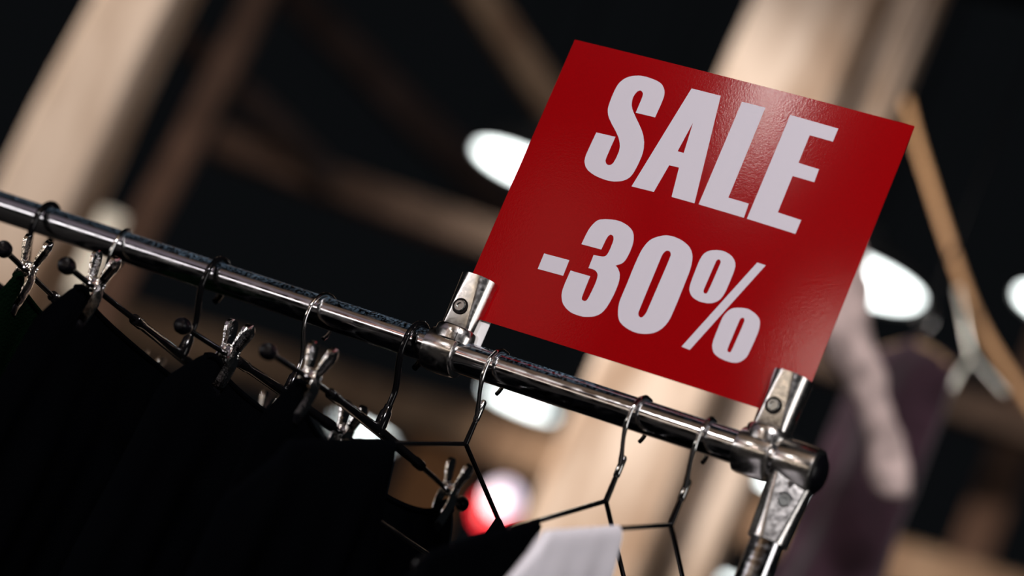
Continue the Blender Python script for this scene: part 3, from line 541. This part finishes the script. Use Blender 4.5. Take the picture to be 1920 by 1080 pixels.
# ================================================================ clothes on the hangers
def cloth(name, x, ang, smin, smax, top, zbot, thick, m, label, cat, group=None, seed=0, ns=90, nv=40, flare=0.0, bulge=10, tmin=1.2, yo=0.0, parts=None):
    """a hanging garment: front and back panels closed along every edge; top(s) gives the upper outline"""
    t = thing(name, label, cat, (x * 0.001, 0, RZ), math.radians(ang), group)
    bm = bmesh.new(); sides = []
    for sg in (1, -1):
        G = []
        for i in range(ns + 1):
            u = i / ns; s = smin + (smax - smin) * u; zt = top(s) + 0.9 * noise.noise(Vector((s * 0.13, seed, 0))); colm = []
            for j in range(nv + 1):
                v = (j / nv) ** 1.6; z = zt + (zbot - zt) * v
                edge = min(1.0, math.sqrt(max(0, min(u, 1 - u)) * 14)) * min(1.0, math.sqrt(j / 2.2))
                d = (zt - z)
                fold = math.sin(s * 0.055 + seed * 2 + 0.6 * math.sin(d * 0.01)) * 3.5 + 2.5 * math.sin(s * 0.12 + seed)
                k = min(1, d / 130.0)
                wob = noise.noise(Vector((s * 0.02, d * 0.008, seed))) * 6 * k
                y = yo * min(1, d / 40) + sg * (tmin + thick * min(1, d / 30.0) + bulge * k) * edge * 0.5 + (fold * k + wob)
                s2 = s * (1 + flare * max(0, d) / 600.0)
                colm.append(bm.verts.new(mm((s2, y, z))))
            G.append(colm)
        sides.append(G)
        for i in range(ns):
            for j in range(nv):
                bm.faces.new((G[i][j], G[i + 1][j], G[i + 1][j + 1], G[i][j + 1]))
    F, K = sides
    bmesh.ops.remove_doubles(bm, verts=bm.verts[:], dist=2e-5)
    obj('panel', bm, m, t)
    if parts: parts(t)
    return t
def smooth(a, b, x):
    t = max(0.0, min(1.0, (x - a) / (b - a))); return t * t * (3 - 2 * t)
def skirt_top(zc, cn, cf, sag, over, lift=-8):
    """waistband held at s = cn (near clip) and s = -cf (far clip), sagging between them"""
    def f(s):
        if s > cn: return zc + lift - 38 * ((s - cn) / over) ** 2.6 + 5 * math.sin(min(1, (s - cn) / over * 1.6) * PI)
        if s < -cf: return zc + lift - 38 * ((-cf - s) / over) ** 2.6
        u = (s + cf) / (cn + cf)
        return zc + lift - sag * (4 * u * (1 - u)) ** 0.45
    return f
def waist(zc, cn, cf, sag, over):
    f = skirt_top(zc, cn, cf, sag, over)
    def g(t):
        bm = bmesh.new(); P = []
        for i in range(61):
            s = -cf - over * 0.4 + (cn + cf + over * 0.8) * i / 60
            P.append((s, 0, f(s) - 1.5))
        tube(bm, P, 2.6, 8); obj('waistband', bm, t.children[0].data.materials[0], t)
    return g
def skirt(x, ang, zc, cn, cf, sag, over, m, label, seed, group='black skirts on the clip hangers'):
    return cloth('skirt', x, ang, -cf - over, cn + over, skirt_top(zc, cn, cf, sag, over), -640, 5, m, label, 'skirt', group, seed, flare=0.25, parts=waist(zc, cn, cf, sag, over))
skirt(-535, -82, -70, 165, 165, 12, 40, m_black, 'black skirt clipped at the far left end of the rail', 1)
skirt(-455, -74, -73, 165, 190, 10, 42, m_green, 'dark green knitted skirt clipped at the left edge of the picture', 2, None)
skirt(-357.5, -84, -70, 170, 188, 9, 56, m_black, 'black skirt hanging from the third hanger, its top corner below the pale globe lamp', 3)
skirt(-253, -95, -73, 88, 92, 10, 60, m_black, 'black skirt hanging from the fourth hanger, clipped in the middle of the dark clothes', 4)
skirt(-165.5, -88, -76, 130, 160, 28, 46, m_black, 'black skirt hanging from the clip hanger beside the left sign clamp', 5)

def dress_top(zap, beta, sn, W0, depth, pw=9):
    tb = math.tan(math.radians(beta))
    def f(s):
        a = abs(s)
        if a >= W0: return zap - W0 * tb + 2.6 - (a - W0) * 1.15 - 6 * smooth(W0, W0 + 8, a)
        if a >= sn: return zap - a * tb + 2.6
        edge = zap - sn * tb + 2.6
        u = a / sn
        return edge - depth * (1 - u ** pw)
    return f
def neckband(zap, beta, sn, depth, m, pw=9):
    f = dress_top(zap, beta, sn, 400, depth, pw)
    def g(t):
        bm = bmesh.new(); P = []
        for i in range(121):
            th = PI * i / 120; s = -math.cos(th) * (sn - 0.2); P.append((s, 0, f(s) - 1.5))
        P = [p for k, p in enumerate(P) if k % 2 == 0 or abs(p[0]) > sn * 0.8]
        tube(bm, P, 3.0, 8); obj('neckband', bm, m, t)
    return g
def dress(x, ang, zap, beta, sn, W0, depth, m, label, seed, name='dress', group=None, pw=9):
    W1 = W0 + 48
    return cloth(name, x, ang, -W1, W1, dress_top(zap, beta, sn, W0, depth, pw), -700, 6, m, label, name.replace('_', ' '), group, seed, ns=150, bulge=8, tmin=6.5, parts=neckband(zap, beta, sn, depth, m, pw))
dress(-92, -92, -62, 18.5, 97, 225, 120, m_black, 'black wide-necked dress whose shoulder crosses in front of the steel clips', 6, pw=2.3)
dress(32, -93.5, -68, 27, 82, 205, 170, m_black, 'black wide-necked dress beside the white blouse', 7)
dress(86, -85.5, -69, 16.5, 101, 232, 170, m_white, 'white wide-necked blouse at the bottom of the picture', 8, name='blouse')

# ================================================================ things hanging farther back
def hang_cord(t, x, y, z):
    bm = bmesh.new(); tube(bm, [(x, y, z), (x, y, (7.5 - t.location.z) * 1000)], 2, 8); obj('cord', bm, m_rubber, t)
t = thing('display_hanger', 'wooden display hanger on a cord behind the lower right of the sign', 'hanger', (-0.40, 1.80, 2.14), math.radians(-30))
bm = bmesh.new(); tube(bm, catmull([(-85, 0, -26), (-50, 0, -12), (0, 0, 0), (50, 0, -12), (85, 0, -26)], 6), 9, 12); obj('arms', bm, m_wood_hanger, t)
bm = bmesh.new(); tube(bm, hook_path(18, 1.6, -50), 1.6, 8); bmesh.ops.translate(bm, vec=(0, 0, 0.05), verts=bm.verts); obj('hook', bm, m_wire, t)
hang_cord(t, 0, 0, 62)
def hang_cloth(name, loc, rz, W, H, m, label, cat, seed, taper=0.0, shoulder=0.32, thick=60):
    t = thing(name, label, cat, loc, rz)
    bm = bmesh.new(); ns, nv = 36, 36
    for sg in (1, -1):
        G = []
        for i in range(ns + 1):
            u = i / ns * 2 - 1; colm = []
            for j in range(nv + 1):
                v = j / nv
                wd = W * (1 - taper * v)
                s = u * wd / 2
                z = -abs(u) * W / 2 * shoulder - v * (H - abs(u) * W * 0.1)
                e = math.sqrt(max(0, 1 - abs(u) ** 3)) * min(1, math.sqrt(j / 3))* min(1, math.sqrt((nv - j) / 2))
                y = sg * thick * 0.5 * e + 12 * math.sin(s * 0.05 + seed + v * 2) * min(1, v * 3) + 8 * noise.noise(Vector((s * 0.02, v * 5, seed)))
                colm.append(bm.verts.new(mm((s, y, z))))
            G.append(colm)
        for i in range(ns):
            for j in range(nv): bm.faces.new((G[i][j], G[i + 1][j], G[i + 1][j + 1], G[i][j + 1]))
    bmesh.ops.remove_doubles(bm, verts=bm.verts[:], dist=2e-5)
    obj('panel', bm, m, t)
    return t
hang_cloth('blouse', (-0.40, 1.80, 2.155), math.radians(-30), 190, 600, m_plum, 'dark plum blouse on the display hanger, right of the rack corner', 'blouse', 3)
# scarf draped over the plum blouse
t = thing('scarf', 'pale pink scarf with a rounded end hanging in front of the plum blouse', 'scarf', (-0.37, 1.507, 2.018))
P = catmull([(-95, -20, 150), (-60, -15, 90), (-45, -20, 45), (0, 0, 0), (30, 10, -35), (58, 20, -70), (80, 27, -105), (98, 33, -132), (104, 34, -158)], 6)
bm = bmesh.new(); n = len(P); rr = []
for i in range(n):
    u = i / (n - 1); rr.append((42 + 6 * math.sin(u * 9) - 22 * u) * (1 if u < 0.93 else math.sqrt(max(0.05, 1 - ((u - 0.93) / 0.075) ** 2))))
tube(bm, P, rr, 24)
for v in bm.verts: v.co += noise.noise_vector(v.co * 28) * 0.008
obj('knit', bm, m_pinkcloth, t); hang_cord(t, -95, -20, 150)

t = thing('leather_strap', 'tan leather strap with a metal clasp hanging right of the sale sign', 'strap', (-0.50, 2.0, 2.62))
SP = [(-390, 431, 241), (-269, 317, 96), (-167, 195, -25), (-81, 120, -130), (-1, 95, -232), (49, 111, -296), (94, 126, -343), (143, 140, -384), (196, 156, -427), (283, 179, -497), (420, 215, -600), (520, 240, -700)]
bm = bmesh.new(); tube(bm, catmull([(-240, 285, 66)] + SP[2:], 4), 7, 12); obj('strap', bm, m_leather, t)['label'] = 'tan leather strap'
bm = bmesh.new(); tube(bm, catmull([(37, 76, -294), (63, 85, -339), (99, 75, -394), (129, 84, -413), (165, 95, -433)], 4), 3.6, 12)
k = obj('clasp', bm, m_clasp, t); k['label'] = 'metal clasp'
bm = bmesh.new(); tube(bm, [(105, 56, -399), (101, 44, -435), (96, 42, -476)], 3.2, 12); obj('clasp_hook', bm, m_clasp, k)
bm = bmesh.new(); tube(bm, [(-240, 285, 60), (-240, 285, 4880)], 1.5, 8); obj('cord', bm, m_rubber, t)
